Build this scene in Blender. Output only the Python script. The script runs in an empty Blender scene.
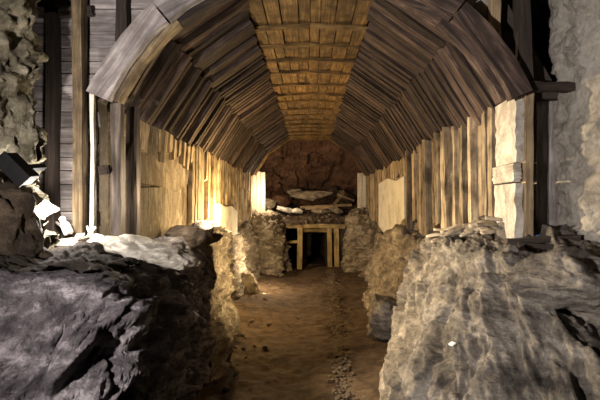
import bpy, math, random
import numpy as np
from mathutils import Vector, Matrix

random.seed(7)
SC = bpy.context.scene
COL = SC.collection
CH = 2.6                      # camera height above the gallery floor

# ------------------------------------------------------------------ camera
cam_d = bpy.data.cameras.new('camera'); cam_d.sensor_width = 36.0; cam_d.lens = 30.0
cam_d.shift_x = -10 / 600; cam_d.shift_y = 3 / 600
cam_d.clip_start = 0.05
cam = bpy.data.objects.new('camera', cam_d); COL.objects.link(cam)
cam.location = (0, 0, CH); cam.rotation_euler = (math.pi / 2, 0, 0)
SC.camera = cam

# ------------------------------------------------------------------ world, exposure
w = bpy.data.worlds.new('world'); SC.world = w; w.use_nodes = True
w.node_tree.nodes['Background'].inputs[0].default_value = (0.55, 0.5, 0.6, 1)
w.node_tree.nodes['Background'].inputs[1].default_value = 0.006
vs = SC.view_settings
vs.view_transform = 'Standard'; vs.look = 'None'; vs.gamma = 1.0; vs.use_curve_mapping = False
vs.exposure = 0.12

# ------------------------------------------------------------------ lamps set about the mine
def lamp(name, loc, power, col, radius=0.06, aim=None, spot=None, blend=0.6):
    d = bpy.data.lights.new(name, 'SPOT' if spot else 'POINT')
    d.energy = power; d.color = col; d.shadow_soft_size = radius
    if spot: d.spot_size = math.radians(spot); d.spot_blend = blend
    o = bpy.data.objects.new(name, d); COL.objects.link(o); o.location = loc
    if aim is not None:
        o.rotation_euler = (Vector(aim) - Vector(loc)).to_track_quat('-Z', 'Y').to_euler()
    return o
WARM = (1.0, 0.68, 0.28)
lamp('lamp_warm_bench', (-1.76, 11.0, 2.36), 430, WARM, 0.05)                 # on the left bench, lights vault, right wall and far floor
lamp('lamp_across', (-1.62, 6.75, 2.74), 1350, (1.0, 0.80, 0.52), 0.05, aim=(1.3, 6.0, 1.5), spot=100, blend=0.7)   # behind the rubble on the left bench
lamp('lamp_white_bench', (-1.58, 5.50, 2.66), 62, (1.0, 0.86, 0.62), 0.04)    # over the pale slab
lamp('lamp_niche', (-2.18, 4.32, 2.52), 64, (1.0, 0.92, 0.84), 0.04)          # at the foot of the shuttering wall
lamp('lamp_right_bench', (1.62, 9.0, 2.1), 1500, (1.0, 0.72, 0.36), 0.05, aim=(-2.1, 9.9, 2.35), spot=88, blend=0.8)   # behind the right bench
lamp('lamp_low', (-1.25, 15.0, 0.95), 200, (1.0, 0.76, 0.46), 0.05)             # low behind the left rock, lights floor and bastions
lamp('lamp_far', (-1.55, 18.7, 2.95), 150, (1.0, 0.74, 0.45), 0.08)             # left of the doorway, on the bastion
lamp('lamp_photographer', (-2.0, 0.6, 2.60), 1250, (1.0, 0.93, 0.89), 0.08, aim=(0.9, 5.0, 3.6), spot=125, blend=1.0)

# ------------------------------------------------------------------ noise
def _hash(i, j, k, s):
    h = (i.astype(np.int64) * 374761393 + j.astype(np.int64) * 668265263 + k.astype(np.int64) * 2147483647 + s * 1274126177) & 0xffffffff
    h = ((h ^ (h >> 13)) * 1274126177) & 0xffffffff
    h = ((h ^ (h >> 16)) * 2246822519) & 0xffffffff
    return ((h ^ (h >> 15)) & 0xffffff) / float(0xffffff)
def vnoise(p, s=0):
    f = np.floor(p); t = p - f; i = f.astype(np.int64)
    t = t * t * t * (t * (t * 6 - 15) + 10)
    r = 0
    for a in (0, 1):
        wa = t[:, 0] if a else 1 - t[:, 0]
        for b in (0, 1):
            wb = t[:, 1] if b else 1 - t[:, 1]
            for c in (0, 1):
                wc = t[:, 2] if c else 1 - t[:, 2]
                r = r + wa * wb * wc * _hash(i[:, 0] + a, i[:, 1] + b, i[:, 2] + c, s)
    return r * 2 - 1
def fbm(p, n=4, s=0, g=0.5):
    r = 0; a = 1.0
    for k in range(n):
        r = r + a * vnoise(p * (2.03 ** k) + 17.3 * k, s + k); a *= g
    return r
def ridged(p, n=3, s=0):
    r = 0; a = 1.0
    for k in range(n):
        r = r + a * (1 - 2 * np.abs(vnoise(p * (2.1 ** k) + 9.1 * k, s + k))); a *= 0.5
    return r
def facets(p, s=0, tilt=1.0, k=34.0):
    """random tilted plane for each Voronoi cell, blended at the joints: broken planar rock faces"""
    f = np.floor(p).astype(np.int64)
    num = np.zeros(len(p)); den = np.full(len(p), 1e-12)
    for a in (-1, 0, 1):
        for b in (-1, 0, 1):
            for c in (-1, 0, 1):
                i, j, l = f[:, 0] + a, f[:, 1] + b, f[:, 2] + c
                q = np.stack([i + _hash(i, j, l, s), j + _hash(i, j, l, s + 1), l + _hash(i, j, l, s + 2)], 1)
                d = p - q; wt = np.exp(-k * np.minimum((d * d).sum(1), 1.2))
                v = (_hash(i, j, l, s + 3) - 0.5) + tilt * (d[:, 0] * (_hash(i, j, l, s + 4) - 0.5) + d[:, 1] * (_hash(i, j, l, s + 5) - 0.5) + d[:, 2] * (_hash(i, j, l, s + 6) - 0.5)) * 2
                num += wt * v; den += wt
    return num / den
def rot(ax, deg):
    return np.array(Matrix.Rotation(math.radians(deg), 3, Vector(ax).normalized()))
STRATA = rot((0.3, 1, 0.2), 55)
def rock_disp(p, seed=0, amp=1.0, f=1.0, strata=STRATA, st=2.2, fine=1.0, mid=1.0):
    q = p @ strata.T * np.array([1.0, 1.0, st])
    warp = np.stack([vnoise(p * 1.7, seed + 90), vnoise(p * 1.7 + 5, seed + 91), vnoise(p * 1.7 + 11, seed + 92)], 1) * 0.25
    d = 0.20 * fbm(p * 1.1 * f, 2, seed)
    d = d + 0.26 * facets(q * 1.5 * f + warp, seed + 10)
    d = d + mid * 0.15 * facets(q * 3.6 * f + warp * 2, seed + 20)
    d = d + mid * 0.075 * facets(q * 8.5 * f + warp * 3, seed + 25)
    d = d + fine * (0.016 * ridged(q * 9.0 * f, 2, seed + 30) + 0.018 * fbm(p * 17 * f, 3, seed + 40))
    return d * amp

# ------------------------------------------------------------------ materials
class NT:
    def __init__(self, name):
        self.m = bpy.data.materials.new(name); self.m.use_nodes = True
        self.t = self.m.node_tree; self.b = self.t.nodes['Principled BSDF']
        self.b.inputs['Specular IOR Level'].default_value = 0.25
    def n(self, typ, **kw):
        nd = self.t.nodes.new(typ)
        for k, v in kw.items(): setattr(nd, k, v)
        return nd
    def l(self, a, b): self.t.links.new(a, b)
    def noise(self, vec, scale, detail=6, rough=0.6, dist=0.0):
        nd = self.n('ShaderNodeTexNoise'); nd.inputs['Scale'].default_value = scale
        nd.inputs['Detail'].default_value = detail; nd.inputs['Roughness'].default_value = rough
        nd.inputs['Distortion'].default_value = dist
        self.l(vec, nd.inputs['Vector']); return nd.outputs['Fac']
    def ramp(self, fac, stops):
        nd = self.n('ShaderNodeValToRGB'); e = nd.color_ramp.elements
        while len(e) > 1: e.remove(e[-1])
        e[0].position = stops[0][0]; e[0].color = (*stops[0][1], 1)
        for p, c in stops[1:]:
            x = e.new(p); x.color = (*c, 1)
        self.l(fac, nd.inputs[0]); return nd.outputs[0]
    def mix(self, fac, a, b, mode='MIX'):
        nd = self.n('ShaderNodeMix', data_type='RGBA', blend_type=mode)
        for s, v in ((nd.inputs[0], fac), (nd.inputs[6], a), (nd.inputs[7], b)):
            if hasattr(v, 'is_linked') or hasattr(v, 'links'): self.l(v, s)
            elif isinstance(v, (int, float)): s.default_value = v
            else: s.default_value = (*v, 1)
        return nd.outputs[2]
    def math(self, op, a, b):
        nd = self.n('ShaderNodeMath', operation=op)
        for s, v in ((nd.inputs[0], a), (nd.inputs[1], b)):
            if isinstance(v, (int, float)): s.default_value = v
            else: self.l(v, s)
        return nd.outputs[0]
    def bump(self, h, strength, dist):
        nd = self.n('ShaderNodeBump'); nd.inputs['Strength'].default_value = strength
        nd.inputs['Distance'].default_value = dist
        self.l(h, nd.inputs['Height']); self.l(nd.outputs[0], self.b.inputs['Normal'])
    def done(self, col, rough=0.9):
        self.l(col, self.b.inputs['Base Color'])
        if isinstance(rough, (int, float)): self.b.inputs['Roughness'].default_value = rough
        else: self.l(rough, self.b.inputs['Roughness'])
        return self.m

def wood(name, dark, mid, light, vary=0.5, stain=(0.03, 0.022, 0.018), stain_amt=0.5):
    t = NT(name)
    tc = t.n('ShaderNodeTexCoord'); oi = t.n('ShaderNodeObjectInfo')
    off = t.n('ShaderNodeVectorMath', operation='SCALE'); off.inputs[0].default_value = (37, 53, 71)
    t.l(oi.outputs['Random'], off.inputs['Scale'])
    add = t.n('ShaderNodeVectorMath', operation='ADD'); t.l(tc.outputs['Object'], add.inputs[0]); t.l(off.outputs[0], add.inputs[1])
    mp = t.n('ShaderNodeMapping'); mp.inputs['Scale'].default_value = (1.6, 22, 22); t.l(add.outputs[0], mp.inputs[0])
    g = t.noise(mp.outputs[0], 1.0, 7, 0.65, 0.4)
    c = t.ramp(g, [(0.25, dark), (0.5, mid), (0.72, light)])
    b = t.noise(add.outputs[0], 3.2, 5, 0.6)
    sf = t.ramp(b, [(0.42, (0, 0, 0)), (0.68, (stain_amt,) * 3)])
    c = t.mix(sf, c, stain)
    v = t.math('ADD', t.math('MULTIPLY', oi.outputs['Random'], vary), 1 - vary * 0.5)
    vv = t.n('ShaderNodeVectorMath', operation='SCALE'); t.l(c, vv.inputs[0]); t.l(v, vv.inputs['Scale'])
    t.bump(g, 0.7, 0.02)
    return t.done(vv.outputs[0], 0.85)

def rock(name, dark, mid, light, scale=1.0, streak=(2, 2, 6), tilt=(0.6, 0.3, 0.4), bump=0.8, rough=0.85, vein=None):
    t = NT(name)
    tc = t.n('ShaderNodeTexCoord')
    mp = t.n('ShaderNodeMapping'); mp.inputs['Scale'].default_value = tuple(s * scale for s in streak); mp.inputs['Rotation'].default_value = tilt
    t.l(tc.outputs['Object'], mp.inputs[0])
    a = t.noise(mp.outputs[0], 1.0, 8, 0.65, 0.6)
    b = t.noise(tc.outputs['Object'], 17 * scale, 8, 0.75, 0.2)
    f = t.math('ADD', t.math('MULTIPLY', a, 0.66), t.math('MULTIPLY', b, 0.34))
    c = t.ramp(f, [(0.36, dark), (0.5, mid), (0.64, light)])
    if vein:
        vn = t.noise(tc.outputs['Object'], 1.3 * scale, 5, 0.6, 1.0)
        c = t.mix(t.ramp(vn, [(0.48, (0, 0, 0)), (0.6, (0.8,) * 3)]), c, vein)
    vo = t.n('ShaderNodeTexVoronoi', feature='DISTANCE_TO_EDGE'); vo.inputs['Scale'].default_value = 5 * scale
    ds = t.n('ShaderNodeMix', data_type='VECTOR'); ds.inputs[0].default_value = 0.35
    t.l(mp.outputs[0], ds.inputs[4])
    nn = t.n('ShaderNodeTexNoise'); nn.inputs['Scale'].default_value = 3; t.l(tc.outputs['Object'], nn.inputs[0]); t.l(nn.outputs['Color'], ds.inputs[5])
    t.l(ds.outputs[1], vo.inputs[0])
    cr = t.ramp(vo.outputs[0], [(0.0, (0, 0, 0)), (0.06, (1, 1, 1))])
    fn = t.noise(tc.outputs['Object'], 30 * scale, 6, 0.7)
    h = t.math('ADD', t.math('ADD', t.math('MULTIPLY', f, 1.8), t.math('MULTIPLY', cr, 0.05)), t.math('MULTIPLY', fn, 0.35))
    t.bump(h, bump, 0.07)
    return t.done(c, rough)

M = {}
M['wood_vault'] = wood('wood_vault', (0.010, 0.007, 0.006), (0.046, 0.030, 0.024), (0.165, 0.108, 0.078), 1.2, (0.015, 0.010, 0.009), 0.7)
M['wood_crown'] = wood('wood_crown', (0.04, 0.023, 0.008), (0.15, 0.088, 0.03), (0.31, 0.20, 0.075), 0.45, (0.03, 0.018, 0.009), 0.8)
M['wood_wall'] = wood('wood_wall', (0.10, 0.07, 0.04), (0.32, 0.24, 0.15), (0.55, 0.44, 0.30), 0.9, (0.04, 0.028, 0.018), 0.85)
M['wood_grey'] = wood('wood_grey', (0.08, 0.07, 0.065), (0.24, 0.21, 0.20), (0.45, 0.41, 0.38), 0.4, (0.06, 0.045, 0.04), 0.6)
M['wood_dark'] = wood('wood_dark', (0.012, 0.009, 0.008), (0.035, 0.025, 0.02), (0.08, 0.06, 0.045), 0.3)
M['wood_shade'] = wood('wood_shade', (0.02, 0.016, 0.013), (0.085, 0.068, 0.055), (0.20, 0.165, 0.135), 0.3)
M['wood_ochre'] = wood('wood_ochre', (0.04, 0.028, 0.016), (0.16, 0.115, 0.065), (0.36, 0.27, 0.15), 0.2, (0.03, 0.02, 0.013), 0.8)
M['wood_pale'] = wood('wood_pale', (0.16, 0.13, 0.09), (0.42, 0.35, 0.26), (0.62, 0.54, 0.42), 0.6)
M['wood_post'] = wood('wood_post', (0.09, 0.06, 0.035), (0.28, 0.20, 0.12), (0.50, 0.38, 0.22), 0.4)
M['wood_door'] = wood('wood_door', (0.12, 0.08, 0.035), (0.34, 0.25, 0.12), (0.55, 0.42, 0.22), 0.3)
M['rock_grey'] = rock('rock_grey', (0.035, 0.029, 0.025), (0.17, 0.147, 0.122), (0.42, 0.37, 0.31), 1.0, bump=1.0)
M['rock_violet'] = rock('rock_violet', (0.014, 0.011, 0.011), (0.085, 0.074, 0.077), (0.34, 0.305, 0.31), 1.0, bump=1.0)  # violet tint carries the purplish camera-side light
M['earth_dark'] = rock('earth_dark', (0.012, 0.009, 0.007), (0.03, 0.022, 0.016), (0.07, 0.052, 0.038), 2.0, (2, 2, 2), bump=0.9, rough=0.95)
M['rock_pale'] = rock('rock_pale', (0.16, 0.14, 0.11), (0.42, 0.38, 0.32), (0.62, 0.58, 0.50), 1.3)
M['rock_tan'] = rock('rock_tan', (0.05, 0.038, 0.028), (0.22, 0.18, 0.135), (0.48, 0.42, 0.33), 1.0, bump=1.0)
M['rock_red'] = rock('rock_red', (0.018, 0.010, 0.007), (0.075, 0.038, 0.024), (0.17, 0.095, 0.062), 0.7, (1.2, 1.2, 3), vein=(0.09, 0.05, 0.03))
M['rock_brown'] = rock('rock_brown', (0.02, 0.013, 0.009), (0.06, 0.042, 0.03), (0.13, 0.10, 0.075), 1.2)
M['rock_umber'] = rock('rock_umber', (0.008, 0.005, 0.003), (0.032, 0.021, 0.012), (0.085, 0.058, 0.036), 1.2, (2, 2, 5), (0.2, 0.9, 0.3), bump=1.0)
M['shotcrete'] = rock('shotcrete', (0.13, 0.115, 0.095), (0.28, 0.25, 0.21), (0.42, 0.385, 0.33), 1.4, (2, 2, 2), bump=0.7)
M['shotcrete_yellow_lit'] = rock('shotcrete_yellow_lit', (0.04, 0.033, 0.02), (0.19, 0.165, 0.11), (0.40, 0.36, 0.26), 1.6, (2.4, 2.4, 1.4), bump=0.9)  # yellow tint paints the lamplight seen on the left column
M['concrete'] = rock('concrete', (0.06, 0.045, 0.03), (0.24, 0.19, 0.135), (0.42, 0.35, 0.26), 1.5, (3, 5, 1.6), tilt=(0, 0, 0), bump=0.5, vein=(0.13, 0.095, 0.06))
M['concrete_pale'] = rock('concrete_pale', (0.36, 0.32, 0.26), (0.58, 0.54, 0.46), (0.70, 0.66, 0.58), 0.9, (2, 2, 2), bump=0.3)
M['concrete_pier'] = rock('concrete_pier', (0.20, 0.17, 0.14), (0.48, 0.44, 0.38), (0.66, 0.62, 0.55), 1.6, (2, 2, 1.2), tilt=(0, 0, 0), bump=0.5, vein=(0.30, 0.25, 0.19))
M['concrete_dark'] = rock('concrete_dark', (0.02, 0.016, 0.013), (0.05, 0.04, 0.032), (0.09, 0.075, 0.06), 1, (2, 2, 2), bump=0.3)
M['soil'] = rock('soil', (0.028, 0.017, 0.010), (0.075, 0.047, 0.027), (0.13, 0.088, 0.053), 2.0, (2, 2, 2), bump=0.9, rough=0.95)
M['gravel'] = rock('gravel', (0.04, 0.028, 0.018), (0.11, 0.08, 0.055), (0.22, 0.17, 0.12), 3.0, (2, 2, 2))
M['white'] = rock('white', (0.5, 0.48, 0.45), (0.7, 0.68, 0.64), (0.8, 0.78, 0.75), 2, (2, 2, 2), bump=0.15)
def plain(name, c, rough=0.6):
    t = NT(name); tc = t.n('ShaderNodeTexCoord')
    f = t.noise(tc.outputs['Object'], 14, 4)
    col = t.ramp(f, [(0.3, tuple(x * 0.7 for x in c)), (0.7, tuple(min(1, x * 1.25) for x in c))])
    return t.done(col, rough)
M['black'] = plain('black_metal', (0.004, 0.0036, 0.004), 0.6)
M['black'].node_tree.nodes['Principled BSDF'].inputs['Specular IOR Level'].default_value = 0.03
M['blue'] = plain('blue_cloth', (0.05, 0.12, 0.45), 0.8)
M['paper'] = plain('white_paper', (0.78, 0.76, 0.72), 0.8)

# ------------------------------------------------------------------ builders
def link(name, me, mat, parent=None, loc=None, mw=None):
    o = bpy.data.objects.new(name, me); COL.objects.link(o)
    if mat is not None and not me.materials: me.materials.append(M[mat] if isinstance(mat, str) else mat)
    if parent is not None: o.parent = parent
    if mw is not None: o.matrix_world = mw; o.matrix_basis = mw
    elif loc is not None: o.location = loc
    return o
def tag(o, label, cat, group=None, kind=None):
    o['label'] = label
    if cat: o['category'] = cat
    if group: o['group'] = group
    if cat: o['kind'] = kind or 'thing'
    return o
def struct(o, label, cat='wall'):
    o['kind'] = 'structure'; o['label'] = label; o['category'] = cat
    return o
def empty(name, loc=(0, 0, 0)):
    o = bpy.data.objects.new(name, None); COL.objects.link(o); o.location = loc; o.empty_display_size = 0.1
    return o
def mesh(name, V, F, smooth=False):
    me = bpy.data.meshes.new(name); me.from_pydata([tuple(v) for v in V], [], [tuple(f) for f in F]); me.validate(); me.update()
    if smooth: me.polygons.foreach_set('use_smooth', [True] * len(me.polygons))
    return me
def gridmesh(name, V, nu, nv, smooth=True, closed=False):
    """V: (nu*nv,3) array"""
    me = bpy.data.meshes.new(name)
    i = np.arange(nu - 1)[:, None]; j = np.arange(nv if closed else nv - 1)[None, :]; j2 = (j + 1) % nv
    q = np.stack([i * nv + j, (i + 1) * nv + j, (i + 1) * nv + j2, i * nv + j2], -1).reshape(-1, 4)
    me.vertices.add(len(V)); me.vertices.foreach_set('co', V.astype(np.float32).ravel())
    me.loops.add(q.size); me.loops.foreach_set('vertex_index', q.astype(np.int32).ravel())
    me.polygons.add(len(q)); me.polygons.foreach_set('loop_start', np.arange(0, q.size, 4, dtype=np.int32))
    me.polygons.foreach_set('loop_total', np.full(len(q), 4, dtype=np.int32))
    me.update(calc_edges=True); me.validate()
    me.polygons.foreach_set('use_smooth', np.full(len(q), smooth))
    return me
def plank(name, a, b, wdir, wd, th, mat, parent=None, seg=3, jit=0.006, rag=0.02, step=0, wt=1.0):
    """board from a to b, its width wd along wdir, its thickness th; ends ragged; local X is the grain"""
    a = Vector(a); b = Vector(b); X = (b - a); L = X.length; X.normalize()
    Y = Vector(wdir); Y = (Y - X * Y.dot(X)).normalized(); Z = X.cross(Y)
    V = []; F = []
    r = random.uniform
    sec = ((-.5, -.5), (.5, -.5), (.5, .5), (-.5, .5))
    if step:                                  # the far half of the face lies a little lower: two strips nailed together
        c = r(-.2, .2); q = .5 - r(.15, .35)
        sec = ((-.5, -.5), (.5, -.5), (.5, .5), (c, .5), (c, q), (-.5, q))
        if step < 0: sec = tuple((-a_, -b_) for a_, b_ in sec)
    n = len(sec)
    for s in range(seg + 1):
        t = s / seg; k = 1 + (wt - 1) * t
        dx = 0
        for (cy, cz) in sec:
            e = r(-rag, rag) if s in (0, seg) else 0
            V.append((L * t + e, cy * wd * k + r(-jit, jit), cz * th + r(-jit, jit)))
    for s in range(seg):
        for c in range(n):
            F.append((s * n + c, s * n + (c + 1) % n, (s + 1) * n + (c + 1) % n, (s + 1) * n + c))
    F.append(tuple(range(n - 1, -1, -1))); F.append(tuple(range(seg * n, seg * n + n)))
    me = mesh(name, V, F)
    mw = Matrix((X, Y, Z)).transposed().to_4x4(); mw.translation = a
    o = link(name, me, mat, None)
    if parent is not None:
        o.parent = parent
        mw = Matrix.Translation(-parent.location) @ mw
    o.matrix_basis = mw
    return o
def prism(name, pts, y0, y1, mat, parent=None):
    """polygon in x,z pushed from y0 to y1"""
    n = len(pts)
    V = [(x, y0, z) for x, z in pts] + [(x, y1, z) for x, z in pts]
    F = [tuple(range(n)), tuple(range(2 * n - 1, n - 1, -1))] + [(i, (i + n), (i + 1) % n + n, (i + 1) % n) for i in range(n)]
    return link(name, mesh(name, V, F), mat, parent)
def box(name, x0, x1, y0, y1, z0, z1, mat, parent=None):
    return prism(name, [(x0, z0), (x1, z0), (x1, z1), (x0, z1)], y0, y1, mat, parent)

def crspline(ctrl, n):
    """Catmull-Rom through ctrl (K,...) at n points, chord-blind"""
    K = len(ctrl); t = np.linspace(0, K - 1, n); i = np.clip(np.floor(t).astype(int), 0, K - 2); u = t - i
    g = lambda k: ctrl[np.clip(k, 0, K - 1)]
    sh = (n,) + (1,) * (ctrl.ndim - 1); u = u.reshape(sh)
    p0, p1, p2, p3 = g(i - 1), g(i), g(i + 1), g(i + 2)
    m1, m2 = (p2 - p0) * 0.35, (p3 - p1) * 0.35
    return (2*u**3 - 3*u**2 + 1) * p1 + (u**3 - 2*u**2 + u) * m1 + (-2*u**3 + 3*u**2) * p2 + (u**3 - u**2) * m2
def normals(G):
    du = np.gradient(G, axis=0); dv = np.gradient(G, axis=1)
    n = np.cross(du, dv); return n / np.maximum(np.linalg.norm(n, axis=2, keepdims=True), 1e-9)
def loft(name, sections, nu, nv, mat, amp=1.0, f=1.0, seed=0, flip=False, st=2.2, strata=STRATA, fine=1.0, parent=None, mid=1.0, top=None):
    C = np.array(sections, dtype=float)
    G = crspline(C, nu); G = np.swapaxes(crspline(np.swapaxes(G, 0, 1), nv), 0, 1)
    N = normals(G) * (-1 if flip else 1)
    P = G.reshape(-1, 3)
    d = rock_disp(P, seed, amp, f, strata, st, fine, mid)
    if top:                                   # trodden, levelled tops are smoother than the broken faces
        t_ = np.clip((P[:, 2] - top[0]) / (top[1] - top[0]), 0, 1); d = d * (1 - t_ * (1 - top[2]))
    # smooth the normals so that neighbouring facets do not cross
    V = P + N.reshape(-1, 3) * d[:, None]
    o = link(name, gridmesh(name, V, nu, nv), mat, parent)
    if flip: o.data.flip_normals()
    return o
_ico = {}
def icosphere(n):
    if n not in _ico:
        import bmesh
        bm = bmesh.new(); bmesh.ops.create_icosphere(bm, subdivisions=n, radius=1)
        bm.verts.ensure_lookup_table()
        _ico[n] = (np.array([v.co[:] for v in bm.verts]), [[v.index for v in fc.verts] for fc in bm.faces]); bm.free()
    return _ico[n]
def boulder(name, c, size, mat, seed=0, sub=4, rz=0.0, tilt=0.0, cuts=10, rough=0.09, parent=None, smooth=True):
    U, F = icosphere(sub); rs = np.random.RandomState(seed)
    P = U.copy()
    for k in range(cuts):
        n = rs.normal(size=3); n /= np.linalg.norm(n); d = rs.uniform(0.55, 0.9)
        s = P @ n; ex = np.maximum(s - d, 0)
        P -= n[None, :] * ex[:, None] * 0.92
    nrm = U
    P = P + nrm * (rough * (fbm(U * 2.2 + seed * 3.7, 4, seed) + 0.6 * facets(U * 2.6 + seed, seed + 3)))[:, None]
    P = P * np.array(size)
    R = np.array((Matrix.Rotation(rz, 3, 'Z') @ Matrix.Rotation(tilt, 3, 'Y')))
    P = P @ R.T
    me = mesh(name, P, F, smooth)
    o = link(name, me, mat, parent); o.location = c
    return o
from mathutils.bvhtree import BVHTree
_bvh = {}
def surface(o):
    if o.name not in _bvh:
        mw = Matrix.LocRotScale(o.location, o.rotation_euler, o.scale)
        _bvh[o.name] = BVHTree.FromPolygons([mw @ v.co for v in o.data.vertices], [tuple(p.vertices) for p in o.data.polygons])
    return _bvh[o.name]
def drop(x, y, objs, z0=3.4, default=2.2):
    """height of the topmost surface under x, y"""
    zs_ = [h[0].z for h in (surface(o).ray_cast(Vector((x, y, z0)), Vector((0, 0, -1))) for o in objs) if h[0] is not None]
    return max(zs_) if zs_ else default
def px(x, y, Y):
    """a point seen at x, y in a 600 x 400 view at distance Y"""
    return ((x - 310) / 500 * Y, Y, CH - (y - 203) / 500 * Y)

# ================================================================== THE SETTING
# ---- floor
nx, ny = 150, 380
xs = np.linspace(-3.4, 3.4, nx); ys = np.linspace(0.5, 21.5, ny)
gx, gy = np.meshgrid(xs, ys, indexing='ij'); P2 = np.stack([gx, gy, np.zeros_like(gx)], -1).reshape(-1, 3)
hz = 0.05 * fbm(P2 * 0.9, 3, 3) + 0.022 * fbm(P2 * 5, 3, 5) + 0.008 * vnoise(P2 * 22, 6)
hz += 0.10 * np.clip((np.abs(P2[:, 0]) - 0.9), 0, 2) ** 1.5
trail = np.exp(-((P2[:, 0] + 0.45) / 0.5) ** 2); hz -= 0.05 * trail
P2[:, 2] = hz
floor = link('floor', gridmesh('floor', P2, nx, ny), 'soil')
struct(floor, 'trodden brown dirt floor of the gallery running to the timber doorway', 'floor')

# ---- vault: backing shell and boards
SPR, SEAM, CRN = (2.13, CH + 1.08), (1.60, CH + 1.90), (0.80, CH + 2.46)
YV0, YV1 = 5.05, 19.2
o_ = 0.2
inner = [(-SPR[0] - o_, SPR[1]), (-SEAM[0] - 0.16, SEAM[1] + 0.14), (-CRN[0] - 0.06, CRN[1] + o_), (CRN[0] + 0.06, CRN[1] + o_), (SEAM[0] + 0.16, SEAM[1] + 0.14), (SPR[0] + o_, SPR[1])]
outer = [(x * 1.12, z + (0.15 if abs(x) < 2.2 else 0)) for x, z in inner]
ceiling = prism('ceiling', inner + outer[::-1], YV0 + 0.12, YV1, 'concrete_dark')
struct(ceiling, 'polygonal timber vault lined with dark boards above the gallery', 'ceiling')

def seg_board(A, B, y, wd, th, mat, inset, twist=0.0, rag=0.012, jit=0.006):
    """one board of a vault rib, from profile point A to B (x,z), its face inset towards the axis"""
    ax, az = A; bx, bz = B
    tx, tz = bx - ax, bz - az; L = math.hypot(tx, tz)
    nx_, nz_ = (-tz / L, tx / L)
    if nx_ * (-(ax + bx) / 2) + nz_ * (CH - (az + bz) / 2) < 0: nx_, nz_ = -nx_, -nz_
    sh = inset - th / 2
    a = (ax + nx_ * sh, y, az + nz_ * sh); b = (bx + nx_ * sh, y + twist, bz + nz_ * sh)
    zv = (Vector(b) - Vector(a)).cross(Vector((0, 1, 0)))
    st_ = 1 if zv.x * nx_ + zv.z * nz_ > 0 else -1
    return plank('plank', a, b, (0, 1, 0), wd, th, mat, ceiling, seg=4, jit=jit, rag=rag, step=st_)

def ext(A, B, k):
    L = math.hypot(B[0] - A[0], B[1] - A[1]); return (B[0] + (B[0] - A[0]) / L * k, B[1] + (B[1] - A[1]) / L * k)
for sx in (-1, 1):
    m = lambda p: (p[0] * sx, p[1])
    # upper panels
    y = YV0 + 0.1
    while y < YV1 - 0.1:
        wd = random.uniform(0.24, 0.38) if y < 8 else random.uniform(0.13, 0.27)
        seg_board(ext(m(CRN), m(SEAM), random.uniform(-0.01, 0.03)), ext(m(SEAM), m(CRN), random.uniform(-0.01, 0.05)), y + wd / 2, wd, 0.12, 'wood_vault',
                  random.choice((0, 0.0, 0.025, 0.05)) + random.uniform(-.01, .01), random.uniform(-.03, .03))
        y += wd + random.choice((0.006, 0.012, 0.03))
    # lower panels
    y = YV0 + 0.1
    while y < YV1 - 0.1:
        near = sx < 0 and y < 8.6
        wd = random.uniform(0.14, 0.20) if near else random.uniform(0.28, 0.40) if y < 8 else random.uniform(0.15, 0.28)
        low = random.uniform(-0.02, 0.10)
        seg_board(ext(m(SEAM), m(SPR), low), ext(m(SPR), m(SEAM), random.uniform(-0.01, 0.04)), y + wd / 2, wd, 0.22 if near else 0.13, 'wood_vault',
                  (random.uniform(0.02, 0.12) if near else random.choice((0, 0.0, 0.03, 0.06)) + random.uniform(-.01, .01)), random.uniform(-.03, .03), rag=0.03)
        y += wd + (random.uniform(0.14, 0.24) if near else random.choice((0.01, 0.02, 0.05)))
# crown: rows of short boards laid along the tunnel, each row closed by a cross beam
y = YV0 + 0.05; row = 0
while y < YV1 - 0.3:
    dl = random.uniform(0.78, 1.05)
    n = 8; x = -CRN[0]; ws = [random.uniform(0.7, 1.3) for _ in range(n)]; s_ = 2 * CRN[0] / sum(ws)
    for wv in ws:
        wd = wv * s_; h = random.uniform(-0.012, 0.012); bow = 0.05 * (1 - ((x + wd / 2) / CRN[0]) ** 2)
        plank('crown_board', (x + wd / 2, y, CRN[1] + 0.03 + h + bow), (x + wd / 2, y + dl - 0.02, CRN[1] + 0.055 + h + bow), (1, 0, 0), wd - 0.012, 0.05, 'wood_crown', ceiling, seg=2, jit=0.004, rag=0.012)
        x += wd
    bz = random.uniform(0.005, 0.03)
    for x0, x1 in ((-1, 0), (0, 1)):
        plank('cross_beam', (x0 * (CRN[0] + 0.03) , y - 0.01, CRN[1] + bz + 0.05 * (1 - x0 * x0)), (x1 * (CRN[0] + 0.03), y - 0.01, CRN[1] + bz + 0.05 * (1 - x1 * x1)), (0, 1, 0), 0.05, 0.06, 'wood_crown', ceiling, seg=5, jit=0.012, rag=0.01)
    y += dl; row += 1

for A_, B_ in ((SPR, SEAM), (SEAM, CRN)):  # end rib added in golden wood to draw the lit edge of the opening
    for sx in (-1, 1):
        seg_board((A_[0] * sx, A_[1]), (B_[0] * sx, B_[1]), YV1 + 0.02, 0.10, 0.16, 'wood_crown', 0.05)
seg_board((-CRN[0], CRN[1]), CRN, YV1 + 0.02, 0.10, 0.16, 'wood_crown', 0.05)
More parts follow.
